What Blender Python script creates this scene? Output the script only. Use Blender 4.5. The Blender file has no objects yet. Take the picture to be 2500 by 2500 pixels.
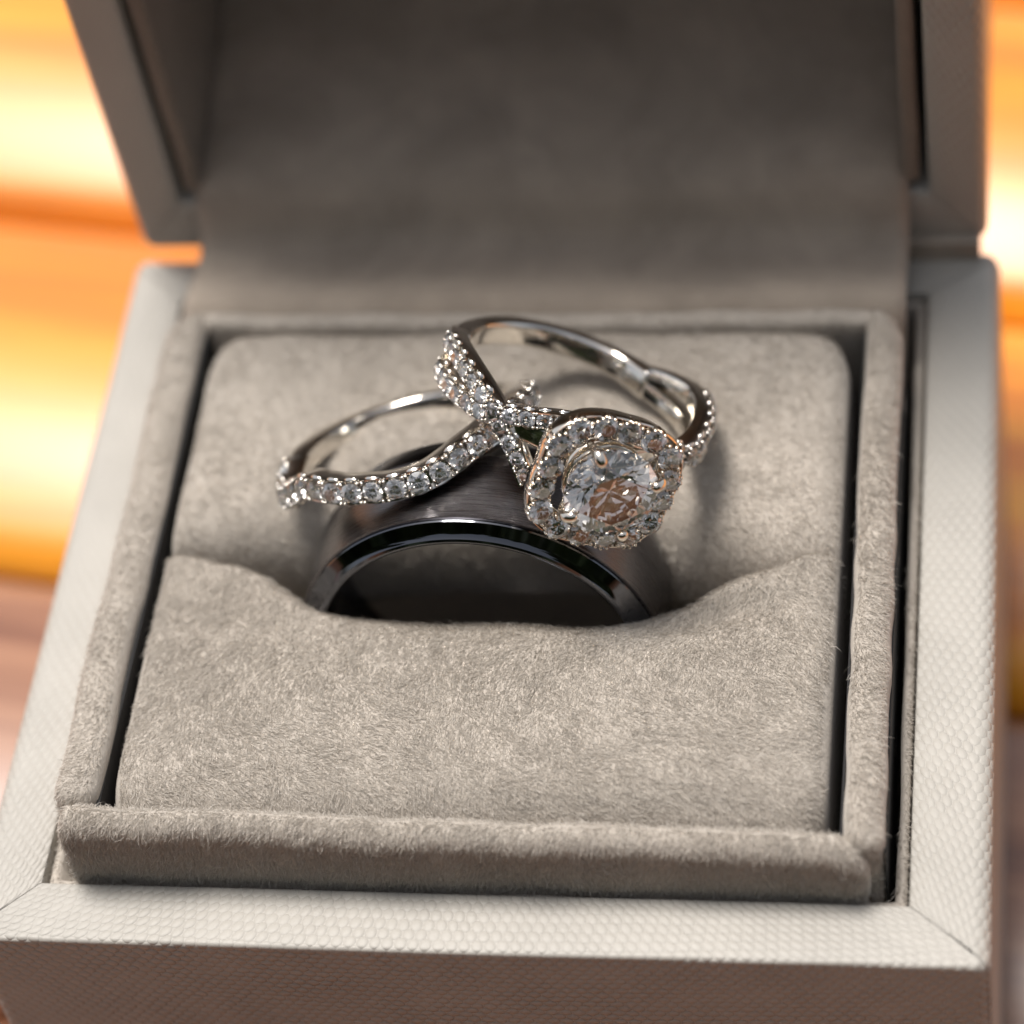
import bpy, math, random
import numpy as np
from math import sin, cos, tan, atan2, sqrt, pi, radians
from mathutils import Matrix, Vector

U = 0.001            # everything below is written in millimetres; one Blender unit is a metre
rng = np.random.default_rng(7)
random.seed(7)
scene = bpy.context.scene
COL = scene.collection

# ------------------------------------------------------------------ camera
CAM = np.array([31.9102, -112.1549, 147.0022])
cd = bpy.data.cameras.new('camera')
cam = bpy.data.objects.new('camera', cd); COL.objects.link(cam)
cam.location = Vector(CAM * U)
cam.rotation_euler = (0.6818886949, 0.1300472671, 0.1108970815)
cd.sensor_width = 36.0
cd.lens = 7244.68 / 2500 * 36
cd.clip_start = 0.01; cd.clip_end = 100.0
cd.dof.use_dof = True
cd.dof.focus_distance = 175.0 * U
cd.dof.aperture_fstop = 18.0
cd.dof.aperture_blades = 9
scene.camera = cam

# ------------------------------------------------------------------ sky and sun
SUN_EL, SUN_AZ = radians(72.5), radians(-40)    # azimuth from +Y towards +X
w = bpy.data.worlds.new('World'); scene.world = w; w.use_nodes = True
wn = w.node_tree.nodes; wl = w.node_tree.links
bg = wn['Background']; sky = wn.new('ShaderNodeTexSky')
sky.sky_type = 'NISHITA'; sky.sun_disc = False
sky.sun_elevation = SUN_EL; sky.sun_rotation = SUN_AZ
sky.dust_density = 3.0; sky.ozone_density = 0.6; sky.altitude = 0
hs = wn.new('ShaderNodeHueSaturation'); hs.inputs['Saturation'].default_value = .35   # thin high cloud takes most of the blue out
wl.new(sky.outputs[0], hs.inputs['Color']); wl.new(hs.outputs[0], bg.inputs[0]); bg.inputs[1].default_value = 0.12
sd = bpy.data.lights.new('sun', 'SUN'); so = bpy.data.objects.new('sun', sd); COL.objects.link(so)
sd.energy = 3.5; sd.angle = radians(21); sd.color = (1.0, 0.945, 0.89)
sv = Vector((sin(SUN_AZ) * cos(SUN_EL), cos(SUN_AZ) * cos(SUN_EL), sin(SUN_EL)))
so.rotation_euler = sv.to_track_quat('Z', 'Y').to_euler()
so.location = sv * 0.6
scene.view_settings.view_transform = 'Standard'
scene.view_settings.look = 'None'
scene.view_settings.exposure = 0.17
scene.view_settings.gamma = 1.0
cy = scene.cycles
cy.max_bounces = 14; cy.transmission_bounces = 12; cy.glossy_bounces = 6; cy.diffuse_bounces = 4
cy.transparent_max_bounces = 8
cy.use_denoising = True
cy.caustics_reflective = True; cy.caustics_refractive = True
cy.sample_clamp_indirect = 20.0; cy.blur_glossy = 0.02

# ------------------------------------------------------------------ materials
def mat(name):
    m = bpy.data.materials.new(name); m.use_nodes = True
    nt = m.node_tree
    return m, nt, nt.nodes['Principled BSDF']

def N(nt, t, **kw):
    n = nt.nodes.new(t)
    for k, v in kw.items():
        if k in n.inputs: n.inputs[k].default_value = v
        else: setattr(n, k, v)
    return n

def ramp(nt, fac, stops):
    r = nt.nodes.new('ShaderNodeValToRGB'); e = r.color_ramp.elements
    while len(e) < len(stops): e.new(0.5)
    for i, (p, c) in enumerate(stops):
        e[i].position = p; e[i].color = (*c, 1)
    nt.links.new(fac, r.inputs[0]); return r

def math_(nt, op, a, b=None, c=None, clamp=False):
    n = nt.nodes.new('ShaderNodeMath'); n.operation = op; n.use_clamp = clamp
    for i, x in enumerate((a, b, c)):
        if x is None: continue
        if isinstance(x, (int, float)): n.inputs[i].default_value = x
        else: nt.links.new(x, n.inputs[i])
    return n.outputs[0]

def emboss_material(name, color, pitch_u=0.76, pitch_v=1.30, strength=.68):
    """paper embossed with a staggered grid of small domes; needs a UV layer in millimetres"""
    m, nt, b = mat(name)
    uv = N(nt, 'ShaderNodeUVMap'); uv.uv_map = 'UVMap'
    nz = N(nt, 'ShaderNodeTexNoise', Scale=0.55, Detail=2.0)
    nt.links.new(uv.outputs[0], nz.inputs['Vector'])
    mix = nt.nodes.new('ShaderNodeVectorMath'); mix.operation = 'MULTIPLY_ADD'
    nt.links.new(nz.outputs['Color'], mix.inputs[0]); mix.inputs[1].default_value = (.22, .22, 0)
    nt.links.new(uv.outputs[0], mix.inputs[2])
    sp = nt.nodes.new('ShaderNodeSeparateXYZ'); nt.links.new(mix.outputs[0], sp.inputs[0])
    x = math_(nt, 'DIVIDE', sp.outputs[0], pitch_u); y = math_(nt, 'DIVIDE', sp.outputs[1], pitch_v)
    def dome(ox, oy):
        fx = math_(nt, 'SUBTRACT', math_(nt, 'FRACT', math_(nt, 'ADD', x, ox)), .5)
        fy = math_(nt, 'SUBTRACT', math_(nt, 'FRACT', math_(nt, 'ADD', y, oy)), .5)
        r2 = math_(nt, 'ADD', math_(nt, 'MULTIPLY', fx, fx), math_(nt, 'MULTIPLY', math_(nt, 'MULTIPLY', fy, fy), 2.3))
        return math_(nt, 'SUBTRACT', 1.0, math_(nt, 'MULTIPLY', r2, 4.6), clamp=True)
    h = math_(nt, 'MAXIMUM', dome(0, 0), dome(.5, .5))
    h = math_(nt, 'POWER', h, .7)
    fine = N(nt, 'ShaderNodeTexNoise', Scale=7.0, Detail=3.0)
    nt.links.new(uv.outputs[0], fine.inputs['Vector'])
    wear = N(nt, 'ShaderNodeTexNoise', Scale=.30, Detail=3.0)
    nt.links.new(uv.outputs[0], wear.inputs['Vector'])
    wr = N(nt, 'ShaderNodeMapRange'); wr.inputs['From Min'].default_value = .3; wr.inputs['From Max'].default_value = .7
    wr.inputs['To Min'].default_value = .55; wr.inputs['To Max'].default_value = 1.1
    nt.links.new(wear.outputs['Fac'], wr.inputs[0]); h = math_(nt, 'MULTIPLY', h, wr.outputs[0])
    hh = math_(nt, 'MULTIPLY_ADD', fine.outputs['Fac'], .30, h)
    bp = N(nt, 'ShaderNodeBump', Strength=strength, Distance=0.10 * U)
    nt.links.new(hh, bp.inputs['Height']); nt.links.new(bp.outputs[0], b.inputs['Normal'])
    big = N(nt, 'ShaderNodeTexNoise', Scale=0.12, Detail=4.0)
    nt.links.new(uv.outputs[0], big.inputs['Vector'])
    c = np.array(color)
    r = ramp(nt, big.outputs['Fac'], [(.3, tuple(c * .93)), (.7, tuple(c * 1.04))])
    nt.links.new(r.outputs[0], b.inputs['Base Color'])
    b.inputs['Roughness'].default_value = .5
    b.inputs['Specular IOR Level'].default_value = .45
    return m

M = {}
M['paper'] = emboss_material('embossed_grey_paper', (.425, .403, .362))
M['paper_side'] = emboss_material('embossed_grey_paper_sides', (.425, .403, .362), .80, 1.0, 1.5)

def suede(name, color, bump=.5, mottle=0.0):
    m, nt, b = mat(name)
    tc = N(nt, 'ShaderNodeTexCoord')
    a = N(nt, 'ShaderNodeTexNoise', Scale=2600.0 , Detail=6.0, Roughness=.7)
    nt.links.new(tc.outputs['Object'], a.inputs['Vector'])
    s = N(nt, 'ShaderNodeTexNoise', Scale=230.0, Detail=5.0, Roughness=.6, Distortion=.8)
    nt.links.new(tc.outputs['Object'], s.inputs['Vector'])
    c = np.array(color)
    r = ramp(nt, s.outputs['Fac'], [(.32, tuple(c * .90)), (.68, tuple(c * 1.06))])
    if mottle:      # patches where the nap lies the other way
        ml = N(nt, 'ShaderNodeTexNoise', Scale=75.0, Detail=3.0, Distortion=1.2)
        nt.links.new(tc.outputs['Object'], ml.inputs['Vector'])
        mr = ramp(nt, ml.outputs['Fac'], [(.35, (1 - mottle,) * 3), (.65, (1.0,) * 3)])
        mu = nt.nodes.new('ShaderNodeMix'); mu.data_type = 'RGBA'; mu.blend_type = 'MULTIPLY'; mu.inputs[0].default_value = 1
        nt.links.new(r.outputs[0], mu.inputs[6]); nt.links.new(mr.outputs[0], mu.inputs[7]); nt.links.new(mu.outputs[2], b.inputs['Base Color'])
    else: nt.links.new(r.outputs[0], b.inputs['Base Color'])
    bp = N(nt, 'ShaderNodeBump', Strength=bump, Distance=.14 * U)
    hh = math_(nt, 'MULTIPLY_ADD', s.outputs['Fac'], .8, a.outputs['Fac'])
    nt.links.new(hh, bp.inputs['Height']); nt.links.new(bp.outputs[0], b.inputs['Normal'])
    b.inputs['Roughness'].default_value = .95
    b.inputs['Specular IOR Level'].default_value = .1
    b.inputs['Sheen Weight'].default_value = .25
    b.inputs['Sheen Roughness'].default_value = .5
    b.inputs['Sheen Tint'].default_value = (.9, .85, .8, 1)
    return m
M['suede'] = suede('taupe_suede', (.48, .435, .38))
M['lining'] = suede('lid_suede', (.45, .38, .31), .8, .22)

M['lining_shaded'] = suede('lid_suede_shaded', (.235, .195, .16), .6)  # darker copy of the lid suede, with the lid's inner shade in its colour
m, nt, b = mat('suede_fibre')
at_ = N(nt, 'ShaderNodeAttribute'); at_.attribute_name = 'tone'
r = ramp(nt, at_.outputs['Fac'], [(0, (.41, .37, .32)), (.5, (.565, .52, .462)), (1, (.73, .69, .63))])
nt.links.new(r.outputs[0], b.inputs['Base Color'])
b.inputs['Roughness'].default_value = .6; b.inputs['Specular IOR Level'].default_value = .35
tr = N(nt, 'ShaderNodeBsdfTranslucent'); nt.links.new(r.outputs[0], tr.inputs['Color'])
mx = N(nt, 'ShaderNodeMixShader'); mx.inputs[0].default_value = .35
nt.links.new(b.outputs[0], mx.inputs[1]); nt.links.new(tr.outputs[0], mx.inputs[2])
nt.links.new(mx.outputs[0], nt.nodes['Material Output'].inputs[0])
M['fibre'] = m

def metal(name, color, rough, bump=0., scale=(400, 400, 400), stretch=None):
    m, nt, b = mat(name)
    b.inputs['Metallic'].default_value = 1
    b.inputs['Base Color'].default_value = (*color, 1)
    b.inputs['Roughness'].default_value = rough
    tc = N(nt, 'ShaderNodeTexCoord'); mp = N(nt, 'ShaderNodeMapping'); mp.inputs['Scale'].default_value = scale
    nt.links.new(tc.outputs['Object'], mp.inputs[0])
    nz = N(nt, 'ShaderNodeTexNoise', Scale=1.0, Detail=4.0)
    nt.links.new(mp.outputs[0], nz.inputs['Vector'])
    rr = N(nt, 'ShaderNodeMapRange'); rr.inputs['To Min'].default_value = rough * .6; rr.inputs['To Max'].default_value = rough * 1.5
    nt.links.new(nz.outputs['Fac'], rr.inputs[0]); nt.links.new(rr.outputs[0], b.inputs['Roughness'])
    if bump:
        bp = N(nt, 'ShaderNodeBump', Strength=bump, Distance=.03 * U)
        nt.links.new(nz.outputs['Fac'], bp.inputs['Height']); nt.links.new(bp.outputs[0], b.inputs['Normal'])
    return m
M['white_gold'] = metal('polished_white_gold', (.80, .765, .71), .09, .12, (900, 900, 900))
M['warm_gold'] = metal('warm_white_gold', (.86, .79, .685), .10, .12, (900, 900, 900))
M['tungsten_brushed'] = metal('brushed_grey_tungsten', (.155, .148, .155), .27, .14, (500, 15000, 500))
M['tungsten_polished'] = metal('polished_dark_tungsten', (.13, .135, .15), .06, .10, (700, 700, 700))

m, nt, b = mat('diamond')
nt.nodes.remove(b)
g = N(nt, 'ShaderNodeBsdfGlass', Roughness=0.0, IOR=2.4); g.inputs['Color'].default_value = (.99, .985, .975, 1)
gl = N(nt, 'ShaderNodeBsdfGlossy', Roughness=.03); gl.inputs['Color'].default_value = (1, .99, .97, 1)
mx = N(nt, 'ShaderNodeMixShader'); mx.inputs[0].default_value = .05
nt.links.new(g.outputs[0], mx.inputs[1]); nt.links.new(gl.outputs[0], mx.inputs[2])
nt.links.new(mx.outputs[0], nt.nodes['Material Output'].inputs[0])
M['diamond'] = m

def wood(name, stops):
    m, nt, b = mat(name)
    tc = N(nt, 'ShaderNodeTexCoord'); oi = N(nt, 'ShaderNodeObjectInfo')
    mp = N(nt, 'ShaderNodeMapping'); mp.inputs['Scale'].default_value = (9, 190, 60)
    ad = nt.nodes.new('ShaderNodeVectorMath'); ad.operation = 'ADD'
    rnd = math_(nt, 'MULTIPLY', oi.outputs['Random'], 37.0)
    cb = nt.nodes.new('ShaderNodeCombineXYZ'); nt.links.new(rnd, cb.inputs[0]); nt.links.new(rnd, cb.inputs[1])
    nt.links.new(tc.outputs['Object'], ad.inputs[0]); nt.links.new(cb.outputs[0], ad.inputs[1])
    nt.links.new(ad.outputs[0], mp.inputs[0])
    g1 = N(nt, 'ShaderNodeTexNoise', Scale=1.0, Detail=7.0, Roughness=.62, Distortion=.7)
    nt.links.new(mp.outputs[0], g1.inputs['Vector'])
    mp2 = N(nt, 'ShaderNodeMapping'); mp2.inputs['Scale'].default_value = (40, 1500, 500)
    nt.links.new(ad.outputs[0], mp2.inputs[0])
    g2 = N(nt, 'ShaderNodeTexNoise', Scale=1.0, Detail=4.0, Roughness=.6)
    nt.links.new(mp2.outputs[0], g2.inputs['Vector'])
    f = math_(nt, 'MULTIPLY_ADD', g2.outputs['Fac'], .30, math_(nt, 'MULTIPLY', g1.outputs['Fac'], .8))
    r = ramp(nt, f, stops)
    nt.links.new(r.outputs[0], b.inputs['Base Color'])
    bp = N(nt, 'ShaderNodeBump', Strength=.35, Distance=.12 * U)
    nt.links.new(g2.outputs['Fac'], bp.inputs['Height']); nt.links.new(bp.outputs[0], b.inputs['Normal'])
    rr = N(nt, 'ShaderNodeMapRange'); rr.inputs['To Min'].default_value = .3; rr.inputs['To Max'].default_value = .55
    nt.links.new(g1.outputs['Fac'], rr.inputs[0]); nt.links.new(rr.outputs[0], b.inputs['Roughness'])
    b.inputs['Specular IOR Level'].default_value = .35
    b.inputs['Coat Weight'].default_value = 1.0; b.inputs['Coat Roughness'].default_value = .31; b.inputs['Coat IOR'].default_value = 1.55
    return m
M['wood'] = wood('varnished_orange_wood', [(.34, (.40, .100, .004)), (.50, (.76, .225, .002)), (.66, (.86, .36, .01))])
M['wood_red'] = wood('varnished_reddish_wood', [(.34, (.11, .035, .016)), (.50, (.22, .085, .040)), (.66, (.34, .16, .085))])
m, nt, b = mat('ground_stone')
tc = N(nt, 'ShaderNodeTexCoord'); nz = N(nt, 'ShaderNodeTexNoise', Scale=9.0, Detail=6.0)
nt.links.new(tc.outputs['Object'], nz.inputs['Vector'])
r = ramp(nt, nz.outputs['Fac'], [(.3, (.16, .14, .11)), (.7, (.26, .23, .19))])
nt.links.new(r.outputs[0], b.inputs['Base Color']); b.inputs['Roughness'].default_value = .9
M['ground'] = m

m, nt, b = mat('leaf_green')
tc = N(nt, 'ShaderNodeTexCoord'); nz = N(nt, 'ShaderNodeTexNoise', Scale=3.0, Detail=3.0)
nt.links.new(tc.outputs['Object'], nz.inputs['Vector'])
r = ramp(nt, nz.outputs['Fac'], [(.3, (.030, .050, .018)), (.7, (.075, .11, .035))])
nt.links.new(r.outputs[0], b.inputs['Base Color']); b.inputs['Roughness'].default_value = .5
M['leaf'] = m

# ------------------------------------------------------------------ helpers
def empty(name, loc=(0, 0, 0), label=None, cat=None, group=None, parent=None):
    o = bpy.data.objects.new(name, None); COL.objects.link(o)
    o.empty_display_size = .005
    o.location = Vector(loc) * U
    if label: o['label'] = label
    if cat: o['category'] = cat
    if group: o['group'] = group
    if parent: o.parent = parent
    return o

def world_loc(o):
    v = Vector((0, 0, 0))
    while o: v = v + o.location; o = o.parent
    return v

def make_mesh(name, V, F, smooth=True, uv=None):
    me = bpy.data.meshes.new(name)
    me.from_pydata([tuple(p) for p in np.asarray(V) * U], [], [tuple(int(i) for i in f) for f in F])
    if uv is not None:
        l = me.uv_layers.new(name='UVMap')
        idx = np.zeros(len(me.loops), dtype=np.int32); me.loops.foreach_get('vertex_index', idx)
        l.data.foreach_set('uv', np.asarray(uv, dtype=np.float32)[idx].ravel())
    me.polygons.foreach_set('use_smooth', [smooth] * len(me.polygons))
    me.update()
    return me

def obj(name, V, F, material, parent=None, smooth=True, uv=None, label=None, kind=None, origin=None):
    """V in world millimetres; the object's origin sits at its parent's origin (or `origin`)"""
    base = np.array(world_loc(parent)) / U if parent else np.zeros(3)
    og = np.array(origin) if origin is not None else base
    me = make_mesh(name, np.asarray(V, float) - og, F, smooth, uv)
    me.materials.append(material)
    o = bpy.data.objects.new(name, me); COL.objects.link(o)
    o.parent = parent
    o.location = Vector((og - base) * U)
    if label: o['label'] = label
    if kind: o['kind'] = kind
    return o

def grid_faces(nu, nv, closed_u=False, closed_v=False, off=0):
    F = []
    for i in range(nu if closed_u else nu - 1):
        for j in range(nv if closed_v else nv - 1):
            a = i * nv + j; b_ = i * nv + (j + 1) % nv
            c = ((i + 1) % nu) * nv + (j + 1) % nv; d = ((i + 1) % nu) * nv + j
            F.append((a + off, d + off, c + off, b_ + off))
    return F

def fix_normals(o):
    import bmesh
    bm = bmesh.new(); bm.from_mesh(o.data)
    bmesh.ops.recalc_face_normals(bm, faces=bm.faces); bm.to_mesh(o.data); bm.free()
    return o

def interp(tab, x):
    xs = [t[0] for t in tab]; ys = [t[1] for t in tab]
    # smooth (Catmull-Rom style) interpolation of a table
    x = np.atleast_1d(np.asarray(x, float)); xs = np.array(xs, float); ys = np.array(ys, float)
    m_ = np.gradient(ys, xs)
    k = np.clip(np.searchsorted(xs, x) - 1, 0, len(xs) - 2)
    h = xs[k + 1] - xs[k]; t = np.clip((x - xs[k]) / h, 0, 1)
    r = (2*t**3 - 3*t**2 + 1) * ys[k] + (t**3 - 2*t**2 + t) * h * m_[k] + (-2*t**3 + 3*t**2) * ys[k+1] + (t**3 - t**2) * h * m_[k+1]
    return r

def vnoise(x, y, seed=0):
    """cheap smooth 2-D value noise, -1..1"""
    x = np.asarray(x, float) + 91.7 * seed; y = np.asarray(y, float) - 37.3 * seed
    xi = np.floor(x); yi = np.floor(y); fx = x - xi; fy = y - yi
    fx = fx * fx * (3 - 2 * fx); fy = fy * fy * (3 - 2 * fy)
    def h(a, b_):
        s = np.sin(a * 127.1 + b_ * 311.7 + seed * 17.3) * 43758.5453
        return (s - np.floor(s)) * 2 - 1
    return (h(xi, yi) * (1 - fx) + h(xi + 1, yi) * fx) * (1 - fy) + (h(xi, yi + 1) * (1 - fx) + h(xi + 1, yi + 1) * fx) * fy

# ------------------------------------------------------------------ fibres (suede nap)
def fibres(name, surf, density, length, parent, flow, keep=None, lift=.35, width=.021, clump=0.24):
    """short tapered fibres standing on the faces of `surf`, joined into one part"""
    me = surf.data
    me.calc_loop_triangles()
    nv = len(me.vertices); co = np.zeros(nv * 3); me.vertices.foreach_get('co', co); co = co.reshape(-1, 3) / U
    co = co + np.array(world_loc(surf)) / U
    nt_ = len(me.loop_triangles); tri = np.zeros(nt_ * 3, dtype=np.int32); me.loop_triangles.foreach_get('vertices', tri); tri = tri.reshape(-1, 3)
    A, B, C = co[tri[:, 0]], co[tri[:, 1]], co[tri[:, 2]]
    nn = np.cross(B - A, C - A); ar = np.linalg.norm(nn, axis=1) / 2; nn = nn / (2 * ar[:, None] + 1e-12)
    cen = (A + B + C) / 3
    view = CAM - cen; view /= np.linalg.norm(view, axis=1)[:, None]
    ok = ((nn * view).sum(1) > -.25)
    if keep is not None: ok &= keep(cen)
    ok &= (np.abs(nn[:, 0]) < .75)
    wgt = np.where(ok, ar, 0); n = int(wgt.sum() * density)
    k = rng.choice(nt_, n, p=wgt / wgt.sum())
    r1 = np.sqrt(rng.random(n)); r2 = rng.random(n)
    P = (1 - r1)[:, None] * A[k] + (r1 * (1 - r2))[:, None] * B[k] + (r1 * r2)[:, None] * C[k]
    nrm = nn[k]
    T = flow(P)
    # clumped disturbance of the lay, at several scales
    a = (vnoise(P[:, 0] * .55, P[:, 1] * .55 + P[:, 2] * .5, 3) * 1.0 + vnoise(P[:, 0] * 1.6, P[:, 1] * 1.6 + P[:, 2] * 1.3, 5) * .9) * clump * 2 + rng.normal(0, .45, n)
    T = T - nrm * (T * nrm).sum(1)[:, None]; T /= np.linalg.norm(T, axis=1)[:, None] + 1e-9
    S = np.cross(nrm, T)
    D = T * np.cos(a)[:, None] + S * np.sin(a)[:, None]
    S = np.cross(nrm, D)
    L = length * (0.45 + .9 * rng.random(n)) * (1 + .25 * vnoise(P[:, 0] * .8, P[:, 1] * .8, 9))
    longer = rng.random(n) < .035; L = L * np.where(longer, 1.8, 1.0)
    lf = np.clip(lift + rng.normal(0, .22, n) + .22 * vnoise(P[:, 0] * .13 + 3, P[:, 1] * .17, 77) + .12 * vnoise(P[:, 0] * .4, P[:, 1] * .3, 78), .04, 1.2)
    roll = rng.uniform(-1.1, 1.1, n)
    W = (S * np.cos(roll)[:, None] + nrm * np.sin(roll)[:, None]) * (width * rng.uniform(.6, 1.3, n))[:, None]
    curl = rng.normal(0, .35, n)
    d1 = D * np.cos(lf)[:, None] + nrm * np.sin(lf)[:, None]
    lf2 = lf * .35
    a2 = curl
    D2 = D * np.cos(a2)[:, None] + S * np.sin(a2)[:, None]
    d2 = D2 * np.cos(lf2)[:, None] + nrm * np.sin(lf2)[:, None]
    p0 = P - nrm * .02; p1 = P + d1 * (L * .5)[:, None]; p2 = p1 + d2 * (L * .5)[:, None]
    V = np.stack([p0 - W, p0 + W, p1 + W * .75, p1 - W * .75, p2], 1).reshape(-1, 3)
    base = (np.arange(n) * 5)[:, None]
    quads = base + np.array([0, 1, 2, 3]); tris = base + np.array([3, 2, 4])
    loops = np.concatenate([quads, tris], 1).ravel().astype(np.int32)
    starts = (np.arange(n)[:, None] * 7 + np.array([0, 4])).ravel().astype(np.int32)
    og = np.array(world_loc(parent)) / U
    me2 = bpy.data.meshes.new(name)
    me2.vertices.add(n * 5); me2.vertices.foreach_set('co', ((V - og) * U).ravel())
    me2.loops.add(n * 7); me2.loops.foreach_set('vertex_index', loops)
    me2.polygons.add(n * 2); me2.polygons.foreach_set('loop_start', starts)
    me2.polygons.foreach_set('use_smooth', [False] * (n * 2))
    tone = np.clip(.5 + .17 * rng.normal(size=n) + .05 * vnoise(P[:, 0] * .45, P[:, 1] * .45, 12), 0, 1)
    me2.attributes.new('tone', 'FLOAT', 'POINT').data.foreach_set('value', np.repeat(tone, 5).astype(np.float32))
    me2.update(calc_edges=True)
    me2.materials.append(M['fibre'])
    o = bpy.data.objects.new(name, me2); COL.objects.link(o); o.parent = parent
    o['kind'] = 'stuff'
    return o

# ================================================================== SETTING
# ground far below, and the slatted wooden table top
gv = [(-40000, -40000, -760), (40000, -40000, -760), (40000, 40000, -760), (-40000, 40000, -760)]
g = obj('ground', gv, [(0, 1, 2, 3)], M['ground'], smooth=False); g['kind'] = 'structure'

# unseen leaf screen, added to block low front sky and darken the reflections
def leaf_screen():
    n = 26000; a = rng.uniform(-2.75, -.39, n); t = rng.random(n) ** .6
    top = 1450 + 400 * vnoise(a * 5, a * 0, 91) + 220 * vnoise(a * 17, a * 0, 93)
    z = -760 + t * (top + 760); R_ = 1900 + 160 * vnoise(a * 9, z * .004, 95) + rng.uniform(-160, 260, n) + np.abs(z) * .05
    P = np.stack([R_ * np.cos(a), R_ * np.sin(a), z], 1)
    d1 = rng.normal(size=(n, 3)); d1 /= np.linalg.norm(d1, axis=1)[:, None]; d2 = np.cross(d1, rng.normal(size=(n, 3))); d2 /= np.linalg.norm(d2, axis=1)[:, None]
    L = rng.uniform(50, 105, n)[:, None]; W = L * .42
    V = np.stack([P - d1 * L, P + d2 * W, P + d1 * L, P - d2 * W], 1).reshape(-1, 3)
    me = bpy.data.meshes.new('added_leaf_screen'); me.vertices.add(4 * n); me.vertices.foreach_set('co', (V * U).ravel())
    me.loops.add(4 * n); me.loops.foreach_set('vertex_index', np.arange(4 * n, dtype=np.int32)); me.polygons.add(n); me.polygons.foreach_set('loop_start', np.arange(n, dtype=np.int32) * 4)
    me.update(calc_edges=True); me.materials.append(M['leaf'])
    o = bpy.data.objects.new('added_leaf_screen', me); COL.objects.link(o); o['kind'] = 'stuff'
leaf_screen()

TABLE_Z = -30.0
SLAT_ANG = radians(-8.5); SLAT_PITCH = 38.0; SLAT_OFF = 0.0
table = empty('wooden_table', (0, 0, TABLE_Z), 'orange varnished table top of rounded wooden slats under the ring box', 'table')
def slat_mesh():
    wd = SLAT_PITCH - .5; V = []; F = []; prof = []
    crown = 4.2; r = 1.0
    n = 22
    for i in range(n + 1):
        t = -1 + 2 * i / n; x = t * (wd / 2)
        z = -crown * t * t
        e = max(0, abs(x) - (wd / 2 - r)) / r
        z -= r * (1 - sqrt(max(0, 1 - e * e))) 
        prof.append((x, z))
    prof += [(wd / 2, -18), (-wd / 2, -18)]
    xs = [-700, -250, 0, 250, 700]
    for x in xs:
        for (y, z) in prof: V.append((x, y, z))
    F = grid_faces(len(xs), len(prof), closed_v=True)
    F.append(tuple(range(len(prof)))); F.append(tuple(reversed(range((len(xs) - 1) * len(prof), len(xs) * len(prof)))))
    me = make_mesh('slat', V, F, True); me.materials.append(M['wood']); return me
sm = slat_mesh(); sm2 = slat_mesh(); sm2.materials[0] = M['wood_red']
for k in range(-9, 22):
    o = bpy.data.objects.new('slat', sm if k > 0 else sm2); COL.objects.link(o); o.parent = table
    d = k * SLAT_PITCH + SLAT_OFF
    o.location = Vector((-sin(SLAT_ANG) * d, cos(SLAT_ANG) * d, 0)) * U
    o.rotation_euler = (0, 0, SLAT_ANG)
    # the edge rounding is sharp: keep flat sides flat
for p in list(sm.polygons) + list(sm2.polygons):
    if abs(p.normal.z) < .05: p.use_smooth = False
# two bearers below the slats
for bx in (-420, 420):
    V = []
    for x in (bx - 30, bx + 30):
        for y, z in ((-380, -48.2), (820, -48.2), (820, -88), (-380, -88)): V.append((x, y, z))
    obj('bearer', V, [(0, 1, 2, 3), (7, 6, 5, 4), (0, 4, 5, 1), (1, 5, 6, 2), (2, 6, 7, 3), (3, 7, 4, 0)], M['wood'], table, smooth=False)

# ================================================================== RING BOX
box = empty('ring_box', (0, 0, TABLE_Z), 'open grey embossed-paper ring box with taupe suede cushion and raised lid', 'ring box')

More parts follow.
